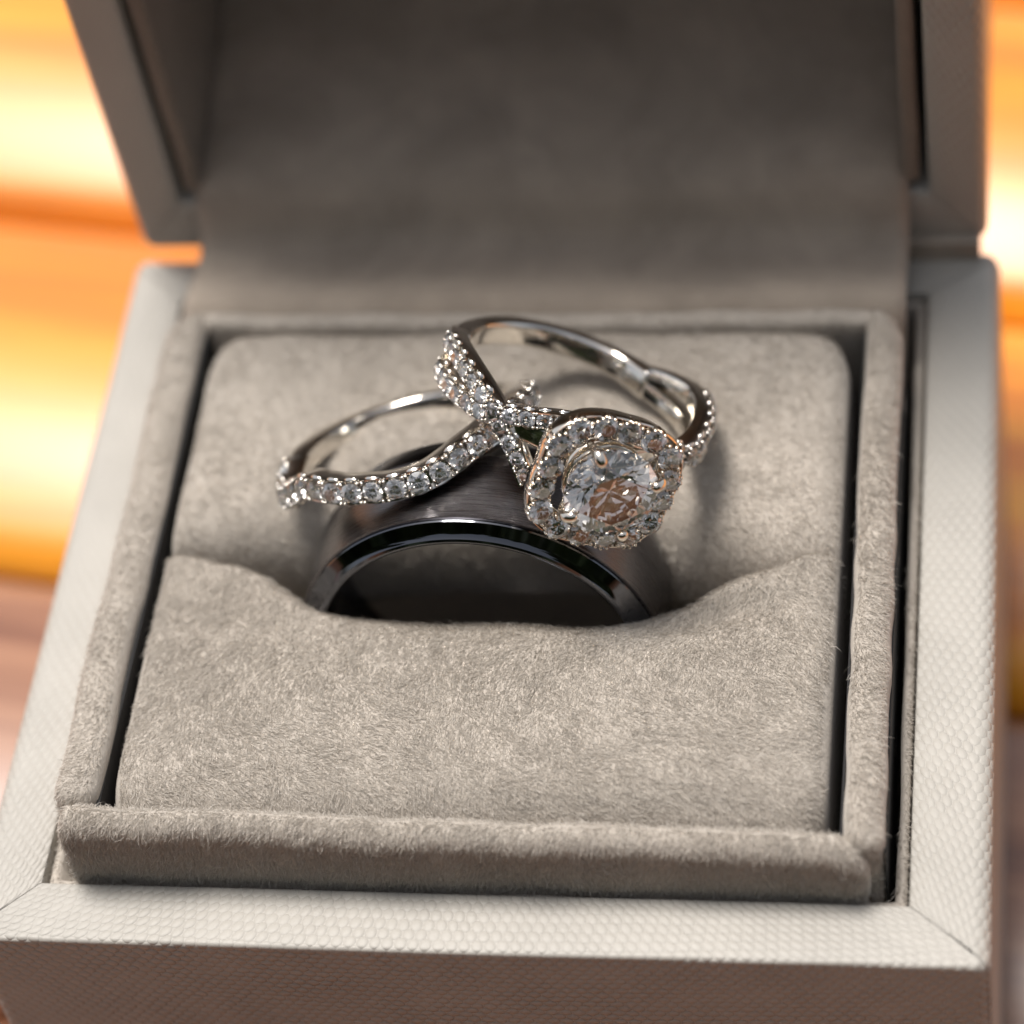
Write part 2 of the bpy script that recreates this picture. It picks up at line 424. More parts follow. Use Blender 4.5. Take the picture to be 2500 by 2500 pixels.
def frame_walls(xmin, xmax, ymin, ymax, ixmin, ixmax, iymin, iymax, depth, xform, parent, rad_side, rad_end, corner, name='wall_panel', inner_depth=None, uvoff=0, draft=0.0):
    """four mitred walls with the rim at local z = 0; each is one closed piece"""
    sides = []
    oc = [(xmin, ymin), (xmax, ymin), (xmax, ymax), (xmin, ymax)]
    ic = [(ixmin, iymin), (ixmax, iymin), (ixmax, iymax), (ixmin, iymax)]
    for s in range(4):
        o0, o1 = np.array(oc[s], float), np.array(oc[(s + 1) % 4], float)
        i0, i1 = np.array(ic[s], float), np.array(ic[(s + 1) % 4], float)
        t = (o1 - o0) / np.linalg.norm(o1 - o0); out = np.array([t[1], -t[0]])
        L = np.linalg.norm(o1 - o0)
        rad = rad_end if s % 2 == 0 else rad_side
        rad_n = rad_side if s % 2 == 0 else rad_end
        st = []
        n = 5; gap = .035
        for e in range(n):                                # first corner: 45..90 deg of the arc
            a = radians(45) * (1 - e / (n - 1))
            c0 = o0 + t * corner - out * corner
            P = c0 + corner * (out * cos(a) - t * sin(a)); nr = out * cos(a) - t * sin(a)
            f = e / (n - 1); I = i0 + t * (f * .4)
            st.append((P + t * gap, I + t * gap, nr, rad * (.5 + .5 * f) + rad_n * .5 * (1 - f)))
        for f in np.linspace(.08, .92, 40):
            P = o0 + t * (corner + f * (L - 2 * corner)); I = i0 + (i1 - i0) * f
            wob = .05 * vnoise(np.array([f * 6]), np.array([s * 3.1]), 4)[0]
            st.append((P + out * wob * .6, I + out * wob, out, rad))
        for e in range(n):
            a = radians(45) * (e / (n - 1))
            c1 = o1 - t * corner - out * corner
            P = c1 + corner * (out * cos(a) + t * sin(a)); nr = out * cos(a) + t * sin(a)
            f = 1 - e / (n - 1); I = i1 - t * (f * .4)
            st.append((P - t * gap, I - t * gap, nr, rad * (.5 + .5 * f) + rad_n * .5 * (1 - f)))
        V = []; UV = []
        for (P, I, nr, rd) in st:
            row = []; ri = .22
            row.append((I[0], I[1], -(inner_depth or depth)))
            row.append((I[0], I[1], -ri))
            dI = (P - I) / np.linalg.norm(P - I)
            row.append((*(I + dI * ri * .3), -ri * .3))
            row.append((*(I + dI * ri), 0))
            m1 = I + dI * ri; m2 = P - nr * rd
            for f in (.33, .66): row.append((*(m1 + (m2 - m1) * f), 0))
            for a in np.linspace(0, pi / 2, 7):
                row.append((*(P - nr * rd + nr * rd * sin(a)), -rd * (1 - cos(a))))
            row.append((P[0] + nr[0] * draft * .5, P[1] + nr[1] * draft * .5, -depth * .5))
            row.append((P[0] + nr[0] * draft, P[1] + nr[1] * draft, -depth))
            V += row
            # uv in millimetres: unrolled over the edge
            along = float(np.dot(P, t)); dist = 0; prev = None
            for q_ in row:
                if prev is not None: dist += float(np.linalg.norm(np.array(q_) - np.array(prev)))
                prev = q_; UV.append((along + uvoff, dist) if s % 2 == 0 else (dist, along + uvoff))
        nv = len(V) // len(st)
        F = grid_faces(len(st), nv, closed_v=True)
        F.append(tuple(range(nv))); F.append(tuple(reversed(range((len(st) - 1) * nv, len(st) * nv))))
        W = np.array([xform(p) for p in V])
        o = obj(name, W, F, M['paper'], parent, smooth=True, uv=UV)
        # the outer faces below the rim carry the deeper print of the same paper
        me = o.data; me.materials.append(M['paper_side'])
        nvp = nv; mi = [0] * len(me.polygons)
        for i in range(len(st) - 1):
            for j in (nv - 3, nv - 2): mi[i * nv + j] = 1
        me.polygons.foreach_set('material_index', mi)
        if hasattr(me, 'set_sharp_from_angle'): me.set_sharp_from_angle(angle=radians(40))
        fix_normals(o)
        sides.append(o)
    return sides

BX0, BX1, BY0, BY1 = -30.1, 30.3, -27.2, 27.9
IX0, IX1, IY0, IY1 = -25.9, 25.6, -23.2, 24.2
base = empty('base', parent=box)
frame_walls(BX0, BX1, BY0, BY1, IX0, IX1, IY0, IY1, 29.6, lambda p: np.array(p, float), base, 1.1, .30, .9, draft=.45)
def boxmesh(x0, x1, y0, y1, z0, z1):
    V = [(x, y, z) for z in (z0, z1) for (x, y) in ((x0, y0), (x1, y0), (x1, y1), (x0, y1))]
    F = [(3, 2, 1, 0), (4, 5, 6, 7), (0, 1, 5, 4), (1, 2, 6, 5), (2, 3, 7, 6), (3, 0, 4, 7)]
    return V, F
V, F = boxmesh(BX0 + .6, BX1 - .6, BY0 + .6, BY1 - .6, -29.9, -28.2)
obj('bottom_panel', V, F, M['paper'], base, smooth=False, uv=[(v[0], v[1]) for v in V])

# thin suede-covered lining strip inside the opening
def ring_tube(x0, x1, y0, y1, th, z0, z1, name, material, parent):
    V = []; n = 30
    def loop(x0, x1, y0, y1, z, amp, seed):
        L = []
        for k, (a, b_) in enumerate((((x0, y0), (x1, y0)), ((x1, y0), (x1, y1)), ((x1, y1), (x0, y1)), ((x0, y1), (x0, y0)))):
            a = np.array(a, float); b_ = np.array(b_, float)
            for f in np.linspace(0, 1, n, endpoint=False):
                p = a + (b_ - a) * f
                L.append((p[0] + amp * vnoise([f * 9 + k * 4.3], [seed], 2)[0], p[1] + amp * vnoise([f * 9 + k * 7.7], [seed], 6)[0], z))
        return L
    rows = [loop(x0, x1, y0, y1, z0, 0, 0), loop(x0, x1, y0, y1, z1 - .15, .05, 1), loop(x0 + .15, x1 - .15, y0 + .15, y1 - .15, z1, .05, 2),
            loop(x0 + th - .2, x1 - th + .2, y0 + th - .2, y1 - th + .2, z1 - .02, .09, 3), loop(x0 + th, x1 - th, y0 + th, y1 - th, z1 - .25, .09, 4), loop(x0 + th, x1 - th, y0 + th, y1 - th, z0, 0, 5)]
    m_ = len(rows[0])
    for r_ in rows: V += r_
    F = grid_faces(len(rows), m_, closed_v=True)
    o = obj(name, V, F, material, parent); fix_normals(o); return o
lin = ring_tube(IX0 + .2, IX1 - .2, IY0 + .1, IY1 - .1, .58, -26, -.65, 'opening_lining', M['suede'], base)
V, F = boxmesh(IX0 + .1, IX1 - .1, IY0 + .1, IY1 - .1, -28.1, -16)
obj('inner_tray', V, F, M['lining'], base, smooth=False)

# ---- suede wrapped frame round the cushion
def rounded_box(x0, x1, y0, y1, z0, z1, r, step=.55, warp=None, rx=None):
    c = np.array([(x0 + x1) / 2, (y0 + y1) / 2, (z0 + z1) / 2]); h = np.array([(x1 - x0) / 2, (y1 - y0) / 2, (z1 - z0) / 2])
    def ticks(H):
        inner = max(H - r, 0.001); k = max(2, int(2 * inner / 1.2))
        a = list(np.linspace(-inner, inner, k + 1)); e = list(H - r * (1 - np.sin(np.linspace(0, pi / 2, 6)))[1:])
        return np.array([-q_ for q_ in reversed(e)] + a + e)
    T = [ticks(H) for H in h]
    V = []; F = []; 
    for ax in range(3):
        b1, b2 = (ax + 1) % 3, (ax + 2) % 3
        for sgn in (-1, 1):
            off = len(V)
            for i in T[b1]:
                for j in T[b2]:
                    p = np.zeros(3); p[ax] = sgn * h[ax]; p[b1] = i; p[b2] = j
                    q_ = np.clip(p, -(h - r), h - r); d = p - q_; L = np.linalg.norm(d)
                    V.append(c + q_ + d / L * r)
            f = grid_faces(len(T[b1]), len(T[b2]), off=off)
            F += [tuple(reversed(x)) for x in f] if sgn > 0 else f
    V = np.array(V)
    if warp is not None: V = warp(V)
    # weld
    key = {}; idx = []; W = []
    for p in V:
        k = tuple(np.round(p, 3))
        if k not in key: key[k] = len(W); W.append(p)
        idx.append(key[k])
    F2 = []
    for f in F:
        g_ = []
        for i in f:
            if idx[i] not in g_: g_.append(idx[i])
        if len(g_) > 2: F2.append(tuple(g_))
    return np.array(W), F2

insert = empty('cushion_frame', parent=box)
def wob(V, amp=.12, sc=.35, seed=1):
    V = V.copy()
    V[:, 0] += amp * vnoise(V[:, 1] * sc, V[:, 2] * sc, seed)
    V[:, 2] += amp * vnoise(V[:, 0] * sc, V[:, 1] * sc, seed + 2) * (V[:, 2] > 0)
    V[:, 1] += amp * vnoise(V[:, 0] * sc, V[:, 2] * sc, seed + 4)
    return V
def left_warp(V):
    V = wob(V, .13, .4, 1); V[:, 2] += np.where(V[:, 2] > 0, .4 * np.clip(-(V[:, 1]) / 20, 0, 1), 0); return V
def corner_warp(V, sg):
    V = V.copy(); t = np.clip((V[:, 1] - 16.2) / 3.1, 0, 1); w_ = np.clip((sg * V[:, 0] - 21.8) / 2.5, 0, 1)
    V[:, 0] -= sg * 2.6 * (1 - np.sqrt(1 - t * t * .98)) * w_; return V
bars = {}
W, F = rounded_box(-24.95, -22.2, -20.45, 19.2, -14, 4.7, 1.2, warp=lambda V: corner_warp(left_warp(V), -1))
bars['left'] = fix_normals(obj('frame_bar', W, F, M['suede'], insert))
W, F = rounded_box(21.85, 24.25, -22.0, 19.2, -14, 4.5, 1.1, warp=lambda V: corner_warp(wob(V, .1, .4, 11), 1))
bars['right'] = fix_normals(obj('frame_bar', W, F, M['suede'], insert))
W, F = rounded_box(-22.8, 22.9, 17.75, 19.1, -14, 4.3, .62, warp=lambda V: wob(V, .12, .3, 21))
bars['back'] = fix_normals(obj('frame_bar', W, F, M['suede'], insert))
V, F = boxmesh(-22.24, -22.06, -20.2, 19.0, -10, 3.75)  # thin black strips beside the bars: the shade of the gaps as colour
M['gap_shade_black'] = bpy.data.materials.new('gap_shade_black'); M['gap_shade_black'].use_nodes = True
M['gap_shade_black'].node_tree.nodes['Principled BSDF'].inputs['Base Color'].default_value = (.012, .012, .013, 1)
M['gap_shade_black'].node_tree.nodes['Principled BSDF'].inputs['Roughness'].default_value = .8
obj('gap_shade_strip', V, F, M['gap_shade_black'], insert, smooth=False)
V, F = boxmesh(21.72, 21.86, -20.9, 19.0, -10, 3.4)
obj('gap_shade_strip', V, F, M['gap_shade_black'], insert, smooth=False)
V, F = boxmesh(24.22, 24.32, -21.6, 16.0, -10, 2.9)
obj('gap_shade_strip', V, F, M['gap_shade_black'], insert, smooth=False)
def front_warp(V):
    V = wob(V, .10, .35, 31)
    t = np.clip((V[:, 0] + 24) / 47, 0, 1)
    V[:, 2] += np.where(V[:, 2] > 0, (1.0 - 1.7 * t + .5 * t * t) - 1.3 * np.clip((V[:, 0] - 21.2) / 2.2, 0, 1) ** 2 - .9 * np.clip((-V[:, 0] - 23.0) / 1.2, 0, 1) ** 2, 0)
    V[:, 1] += .35 * np.clip(-V[:, 2] / 4, 0, 1)
    return V
W, F = rounded_box(-24.2, 23.4, -22.8, -20.95, -14, 4.6, .9, warp=front_warp)
bars['front'] = fix_normals(obj('front_bar', W, F, M['suede'], insert))

# ---- the split cushion
OUTL = [(-21.5, -1.4), (-19.3, -1.9), (-18.0, -2.3), (-16, -2.75), (-14.4, -3.6), (-13.1, -4.5), (-11.6, -5.6), (-9.6, -6.3), (-7, -6.5), (-4.9, -6.6), (-.9, -6.6),
        (3, -6.75), (5, -6.9), (7.6, -6.7), (10.3, -5.9), (12.6, -5.0), (15.0, -3.2), (17.2, -2.3), (19.0, -1.3), (21.2, -.9)]
def gfun(x): return np.exp(-(np.abs(x) / 11.5) ** 3)
CX0, CX1, CYF, CYB = -21.6, 20.95, -20.95, 17.3
def top_z(x, y):
    ex = np.minimum(x - CX0, CX1 - x); ey = np.minimum(y - CYF, CYB - y)
    z = 4.40 + .55 * (1 - np.exp(-np.maximum(ex, 0) / 5)) - .10
    z = z + .45 * np.clip(1 - ((y + 13.2) / 6.5) ** 2, 0, 1) * np.clip(1 - (x / 21.5) ** 4, 0, 1)
    z = z + .22 * vnoise(x * .16, y * .16, 41) + .07 * vnoise(x * .5, y * .5, 43)
    return z
def cushion_half(front):
    nx = 110; V = []
    xs = np.concatenate([CX0 + 1.6 * (1 - np.cos(np.linspace(0, pi / 2, 8)))[:-1], np.linspace(CX0 + 1.6, CX1 - 1.6, nx), CX1 - 1.6 * (1 - np.cos(np.linspace(pi / 2, 0, 8)))[1:]])
    rows = []
    for x in xs:
        e = max(0, (CX0 + 1.6 - x) / 1.6, (x - CX1 + 1.6) / 1.6); e = min(e, 1)
        drop = 1.6 * (1 - sqrt(max(0, 1 - e * e)))
        g_ = float(gfun(x - .3)); ysil = float(interp(OUTL, x)[0])
        row = []
        ce = 3.0                                    # plan corner rounding
        ec = max(0, (CX0 + ce - x) / ce, (x - CX1 + ce) / ce); cin = ce * (1 - sqrt(max(0, 1 - min(ec, 1) ** 2))) * (.45 if front else 1)
        if front:
            r = (.55 + .35 * (x > -14)) * (1 - .7 * float(np.clip((x - 14.5) / 4.5, 0, 1))) + 2.6 * g_
            yw = ysil + .234 * r
            y0 = CYF + cin; rf = 2.5
            row.append((y0, -12)); row.append((y0, -4)); row.append((y0, 0))
            zt = lambda y: float(top_z(x, y)) - drop
            # the front edge sinks a little behind the front bar, most at the right
            for a in np.linspace(0, pi / 2, 8):
                y = y0 + rf * (1 - cos(a)) ; row.append((y, zt(y) - rf * (1 - sin(a))))
            for y in np.linspace(y0 + rf, yw - r, 46)[1:]: row.append((y, zt(y)))
            zl = zt(yw - r)
            for a in np.linspace(0, pi / 2, 14)[1:]:
                row.append((yw - r + r * sin(a), zl - r * (1 - cos(a))))
            row.append((yw + .05, zl - r - 2)); row.append((yw, -12))
        else:
            g2 = float(np.exp(-(abs(x + .5) / 17.0) ** 2.8))
            r = .5 * (1 - .6 * float(np.clip((x - 15) / 4.5, 0, 1))) + .5 * min(1, g2 * 4) + 8.4 * g2
            yw = float(interp(OUTL, x)[0]) * (1 - g2) * .95 + .12 + g2 * 2.2 - .9 * float(np.clip((x - 14) / 4, 0, 1))
            zt = lambda y: float(top_z(x, y)) - drop
            # the slot opens below the lip of this half, so its lower part stays dark
            g3 = min(1, g2 * 1.3); row.append((yw + 4.5 * g3, -16)); row.append((yw + 3.6 * g3, -7)); row.append((yw + 1.2 * g3, -5.3))
            zl = zt(yw + r) - .1
            for a in np.linspace(pi / 2, 0, 16): row.append((yw + r * (1 - sin(a) ** .8), zl - min(r * 1.6, r * .94 + .4) * (1 - cos(a) ** .8)))
            for y in np.linspace(yw + r, CYB - cin - 1.8, 36)[1:]: row.append((y, zt(y)))
            y1 = CYB - cin
            for a in np.linspace(pi / 2, 0, 8)[1:]: row.append((y1 - 1.8 * (1 - cos(a)), zt(y1 - 1.8) - 1.8 * (1 - sin(a))))
            row.append((y1, -4)); row.append((y1, -12))
        rows.append([(x, y, z) for y, z in row])
    nv = len(rows[0])
    for r_ in rows: V += r_
    V = np.array(V)
    if front:
        # puckers beside the ring and a soft sag towards the front right corner
        s = .60 * np.exp(-((V[:, 0] - 13.5) / 3.2) ** 2 - ((V[:, 1] + 6.5 - (V[:, 0] - 13) * .25) / .9) ** 2)
        s -= .38 * np.exp(-((V[:, 0] - 14.5) / 3.0) ** 2 - ((V[:, 1] + 4.9 - (V[:, 0] - 13) * .3) / .7) ** 2)
        s += .75 * np.exp(-((V[:, 1] + 20.6) / 1.9) ** 2) * np.clip((V[:, 0] + 14) / 30, 0, 1) * (1 - np.clip((V[:, 0] - 18) / 3, 0, 1))
        s += .18 * np.exp(-((V[:, 0] - 12) / 5.0) ** 2 - ((V[:, 1] + 13) / 2.2) ** 2)
        V[:, 2] -= s * (V[:, 2] > 0)
    F = grid_faces(len(rows), nv)
    F.append(tuple(range(nv))); F.append(tuple(reversed(range((len(rows) - 1) * nv, len(rows) * nv))))
    return V, F
cushion = empty('ring_cushion', parent=box)
V, F = cushion_half(True)
cf = fix_normals(obj('front_pad', V, F, M['suede'], cushion))
V, F = cushion_half(False)
cb = fix_normals(obj('back_pad', V, F, M['suede'], cushion))
for o in (cf, cb): o.data.set_sharp_from_angle(angle=radians(60))

def flow_pad(P):
    a = -pi / 2 + 1.1 * vnoise(P[:, 0] * .07 + 5, P[:, 1] * .09, 51) + .5 * vnoise(P[:, 0] * .2, P[:, 1] * .2, 53)
    a = a + .9 * np.clip((P[:, 0] - 8) / 12, 0, 1)
    T = np.stack([np.cos(a), np.sin(a), -.1 * np.ones(len(P))], 1)
    lip = np.clip((P[:, 1] + 12) / 5, 0, 1) * (P[:, 1] < 0) * (np.abs(P[:, 0]) < 14)
    T[:, 1] = T[:, 1] * (1 - 1.0 * lip) - .9 * lip
    return T
fibres('nap', cf, 200, .38, cushion, flow_pad, keep=lambda c: c[:, 2] > -1.5, lift=.42)
fibres('nap', cb, 90, .42, cushion, flow_pad, keep=lambda c: c[:, 2] > -6, lift=.35)
def flow_down(P):
    T = np.zeros_like(P); T[:, 1] = -.6; T[:, 2] = -1; T[:, 0] = .35 * vnoise(P[:, 0] * .5, P[:, 2], 61); return T
def flow_side(P):
    T = np.zeros_like(P); T[:, 1] = -.5; T[:, 0] = .6 * np.sign(P[:, 0]); T[:, 2] = -.3 + .5 * vnoise(P[:, 1] * .4, P[:, 2], 63); return T
fibres('nap', bars['front'], 180, .42, insert, flow_down, keep=lambda c: c[:, 2] > -2.5, lift=.45)
fibres('nap', bars['left'], 110, .36, insert, flow_side, keep=lambda c: c[:, 2] > -1.5, lift=.5)
fibres('nap', bars['right'], 130, .45, insert, flow_side, keep=lambda c: c[:, 2] > -1.5, lift=.6)
fibres('nap', bars['back'], 25, .6, insert, flow_side, keep=lambda c: c[:, 2] > 0, lift=.4)
fibres('nap', lin, 60, .45, base, flow_side, keep=lambda c: (c[:, 2] > -2.0) & (c[:, 1] < 10), lift=.4)

# ---- lid, standing open at a right angle behind the base
LID_Z = 1.15
lid = empty('lid', (0, 0, -TABLE_Z), parent=box)
TL = -.0101
def lidx(p):
    x, y, z = p[0], 27.95 - p[2], p[1]
    return np.array([x + (z - 5) * TL, y, z], float)
LX0, LX1, LZ0, LZ1 = -29.25, 29.45, LID_Z, 58.0
frame_walls(LX0, LX1, LZ0, LZ1, -25.6, 25.7, 5.65, 53.5, 21.5, lidx, lid, .8, .3, .8, uvoff=11)
V, F = boxmesh(LX0 + .5, LX1 - .5, 49.1, 49.8, LZ0 + .5, LZ1 - .5)
obj('top_panel', V, F, M['paper'], lid, smooth=False, uv=[(v[0], v[2]) for v in V])
# side linings of the lid (suede over board, a dark slit next to the frame)
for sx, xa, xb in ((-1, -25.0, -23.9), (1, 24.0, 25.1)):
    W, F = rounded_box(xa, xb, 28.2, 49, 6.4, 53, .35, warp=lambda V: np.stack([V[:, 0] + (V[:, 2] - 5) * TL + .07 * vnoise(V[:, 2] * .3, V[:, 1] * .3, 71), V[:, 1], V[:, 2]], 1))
    fix_normals(obj('side_lining', W, F, M['lining_shaded'], lid))
W, F = rounded_box(-24.6, 24.7, 28.2, 49, 51.6, 53.0, .35)
fix_normals(obj('end_lining', W, F, M['lining'], lid))
# one suede sheet: from the base, over the hinge, into the lid and up its back
prof = [(19.2, -3), (19.2, 3.0), (19.7, 3.85), (21.0, 3.75), (23.6, 2.9), (25.8, 3.0), (27.0, 4.3), (27.55, 5.6), (28.3, 6.6), (30, 7.6), (33, 8.4), (37, 9.4), (41, 10.8), (44.5, 13.2), (46.6, 17.5), (47.4, 24), (47.6, 36), (47.6, 53)]
pp = np.array(prof, float); d_ = np.concatenate([[0], np.cumsum(np.linalg.norm(np.diff(pp, axis=0), axis=1))])
ss = np.linspace(0, d_[-1], 90); yy = interp(list(zip(d_, pp[:, 0])), ss); zz = interp(list(zip(d_, pp[:, 1])), ss)
V = []; xs = np.linspace(-24.05, 24.2, 60)
for i, s_ in enumerate(ss):
    for x in xs:
        e = min(x + 24.05, 24.2 - x); dz = -.5 * math.exp(-e / .5)
        b_ = .18 * vnoise([x * .13], [s_ * .22], 81)[0]
        V.append((x + (zz[i] - 5) * TL * (zz[i] > 5), yy[i] + b_ * .6 - dz * .4, zz[i] + b_ + dz * .5))
cut = int(np.searchsorted(yy, 33.5)); nxs = len(xs)
for nm, a_, b_, mt, dz in (('hinge_lining', 0, len(ss), 'lining', 0.0),):
    Vp = np.array(V[a_ * nxs:b_ * nxs]); Vp[:, 2] += dz
    sh = obj(nm, Vp, grid_faces(b_ - a_, nxs), M[mt], lid); fix_normals(sh)
    sm_ = sh.modifiers.new('thickness', 'SOLIDIFY'); sm_.thickness = .5 * U; sm_.offset = -1
V, F = boxmesh(-24.0, 29.0, 27.2, 28.9, -3.0, 1.6)
obj('hinge', V, F, M['lining'], lid, smooth=False)

# ================================================================== STONES
def brilliant(n=8, rt=.56, name='stone'):
    ca = tan(radians(34.5)); pa = tan(radians(41.2)); gt = .035
    V = []; F = []
    a = lambda i: 2 * pi * i / n
    ht = (1 - rt) * ca
    T = [len(V) + i for i in range(n)]; V += [(rt * cos(a(i)), rt * sin(a(i)), ht + gt) for i in range(n)]
    rs = .80; hs = (1 - rs * cos(pi / n)) * ca
    S = [len(V) + i for i in range(n)]; V += [(rs * cos(a(i + .5)), rs * sin(a(i + .5)), hs + gt) for i in range(n)]
    G = [len(V) + i for i in range(2 * n)]; V += [(cos(a(i / 2)), sin(a(i / 2)), gt) for i in range(2 * n)]
    H = [len(V) + i for i in range(2 * n)]; V += [(cos(a(i / 2)), sin(a(i / 2)), -gt) for i in range(2 * n)]
    rl = .24; hl = -(1 - rl * cos(pi / n)) * pa
    L = [len(V) + i for i in range(n)]; V += [(rl * cos(a(i + .5)), rl * sin(a(i + .5)), hl - gt) for i in range(n)]
    c = len(V); V.append((0, 0, -pa - gt))
    F.append(tuple(T))
    for i in range(n):
        j = (i + 1) % n
        F.append((T[i], S[i], T[j]))
        F.append((T[j], S[i], G[2 * j], S[j]))
        F.append((S[i], G[2 * i], G[2 * i + 1])); F.append((S[i], G[2 * i + 1], G[(2 * i + 2) % (2 * n)]))
        F.append((L[i], H[2 * i + 1], H[2 * i])); F.append((L[i], H[(2 * i + 2) % (2 * n)], H[2 * i + 1]))
        F.append((c, L[j], H[2 * j], L[i]))
    for i in range(2 * n):
        j = (i + 1) % (2 * n); F.append((G[i], H[i], H[j], G[j]))
    me = make_mesh(name, V, F, False); me.materials.append(M['diamond'])
    import bmesh
    bm = bmesh.new(); bm.from_mesh(me); bmesh.ops.recalc_face_normals(bm, faces=bm.faces); bm.to_mesh(me); bm.free()
    return me
stone_me = brilliant()
def put_stone(P, zdir, xdir, r, parent, name='diamond', tilt=.05):
    z = np.array(zdir, float); z = z + rng.normal(0, tilt, 3); z /= np.linalg.norm(z)
    x = np.array(xdir, float); x -= z * (x @ z); x /= np.linalg.norm(x)
    a = rng.uniform(0, 2 * pi); y = np.cross(z, x); x, y = x * cos(a) + y * sin(a), -x * sin(a) + y * cos(a)
    o = bpy.data.objects.new(name, stone_me); COL.objects.link(o); o.parent = parent
    base_ = np.array(world_loc(parent)) / U
    loc = (np.array(P) - base_) * U
    o.matrix_basis = Matrix(((x[0] * r, y[0] * r, z[0] * r, loc[0]), (x[1] * r, y[1] * r, z[1] * r, loc[1]), (x[2] * r, y[2] * r, z[2] * r, loc[2]), (0, 0, 0, 1)))
    return o

def ellipsoids(items, name, material, parent, nu=8, nv=6, kind='stuff'):
    """items: (centre, axis, radius, half_length)"""
    V = []; F = []
    for P, ax, r, h in items:
        ax = np.array(ax, float); ax /= np.linalg.norm(ax)
        t = np.cross(ax, [.3, .5, .81]); t /= np.linalg.norm(t); s = np.cross(ax, t); off = len(V)
        for i in range(1, nv):
            f = pi * i / nv
            for j in range(nu):
                g_ = 2 * pi * j / nu
                V.append(np.array(P) + ax * h * cos(f) + (t * cos(g_) + s * sin(g_)) * r * sin(f))
        F += grid_faces(nv - 1, nu, closed_v=True, off=off)
        a, b_ = len(V), len(V) + 1; V.append(np.array(P) + ax * h); V.append(np.array(P) - ax * h)
        for j in range(nu):
            F.append((a, off + j, off + (j + 1) % nu)); F.append((b_, off + (nv - 2) * nu + (j + 1) % nu, off + (nv - 2) * nu + j))
    o = fix_normals(obj(name, V, F, material, parent))
    if kind: o['kind'] = kind
    return o

def sweep(path, frames, prof_fn, closed=False):
    """frames: (radial, axial) per station; prof_fn(i) -> list of (radial, axial) offsets"""
    V = []; n = len(path)
    for i in range(n):
        e1, e2 = frames[i]
        for (a, b_) in prof_fn(i): V.append(path[i] + e1 * a + e2 * b_)
    nv = len(V) // n
    F = grid_faces(n, nv, closed_u=closed, closed_v=True)
    if not closed:
        F.append(tuple(range(nv))); F.append(tuple(reversed(range((n - 1) * nv, n * nv))))
    return V, F

def rrect(t, w_, r=.25, flat=True, n=5):
    """rounded rectangle, radial from -t to 0, axial +-w/2"""
    pts = []; r = min(r, t / 2 - .01, w_ / 2 - .01)
    for (cx_, cy_, a0) in ((-r, w_ / 2 - r, 0), (-t + r, w_ / 2 - r, pi / 2), (-t + r, -w_ / 2 + r, pi), (-r, -w_ / 2 + r, 3 * pi / 2)):
        for a in np.linspace(a0, a0 + pi / 2, n): pts.append((cx_ + r * cos(a), cy_ + r * sin(a)))
    return pts

class RingFrame:
    def __init__(s, c, a, b_, R, Ri):
        s.c = np.array(c); s.R = R; s.Ri = Ri
        s.n = np.array([sin(a) * cos(b_), cos(a) * cos(b_), sin(b_)])
        u = np.cross(s.n, [0, 0, 1.]); s.u = u / np.linalg.norm(u); s.v = np.cross(s.n, s.u)
    def rad(s, th): return cos(th) * s.u + sin(th) * s.v
    def tan(s, th): return -sin(th) * s.u + cos(th) * s.v
    def at(s, thd, a, rho): return s.c + rho * s.rad(radians(thd)) + a * s.n

def channel(t, w_):
    """bar with a groove along its outer face for the stones"""
    h = w_ / 2
    return [(-.02, h - .02), (-.12, h), (-t + .25, h), (-t + .07, h - .08), (-t, h - .28), (-t, -h + .28), (-t + .07, -h + .08), (-t + .25, -h), (-.12, -h), (-.02, -h + .02),
            (-.04, -h + .12), (-.5, -h + .22), (-.5, h - .22), (-.04, h - .12)]

def shank(F_, degs, a_tab, t_fn, w_fn, rho_fn, rnd=.35, closed=False, groove=None):
    a = interp(a_tab, degs); P = [F_.at(d, a[i], rho_fn(d)) for i, d in enumerate(degs)]
    P = np.array(P); T = np.gradient(P, axis=0)
    fr = []
    for i, d in enumerate(degs):
        rd = F_.rad(radians(d)); t = T[i] / np.linalg.norm(T[i]); rd = rd - t * (rd @ t); rd /= np.linalg.norm(rd)
        fr.append((rd, np.cross(t, rd) * (1 if np.dot(np.cross(t, rd), F_.n) > 0 else -1)))
    return P, fr, sweep(P, fr, lambda i: channel(t_fn(degs[i]), w_fn(degs[i])) if groove else rrect(t_fn(degs[i]), w_fn(degs[i]), rnd))

def arc_positions(F_, d0, d1, a_tab, rho, pitch):
    degs = np.linspace(d0, d1, 800); a = interp(a_tab, degs)
    P = np.array([F_.at(d, a[i], rho) for i, d in enumerate(degs)])
    s = np.concatenate([[0], np.cumsum(np.linalg.norm(np.diff(P, axis=0), axis=1))])
    n = int(s[-1] / pitch); out = []
    for k in range(n + 1):
        i = int(np.searchsorted(s, k * pitch + (s[-1] - n * pitch) / 2)); i = min(i, 798)
        t = P[i + 1] - P[i]; out.append((degs[i], P[i], t / np.linalg.norm(t)))
    return out

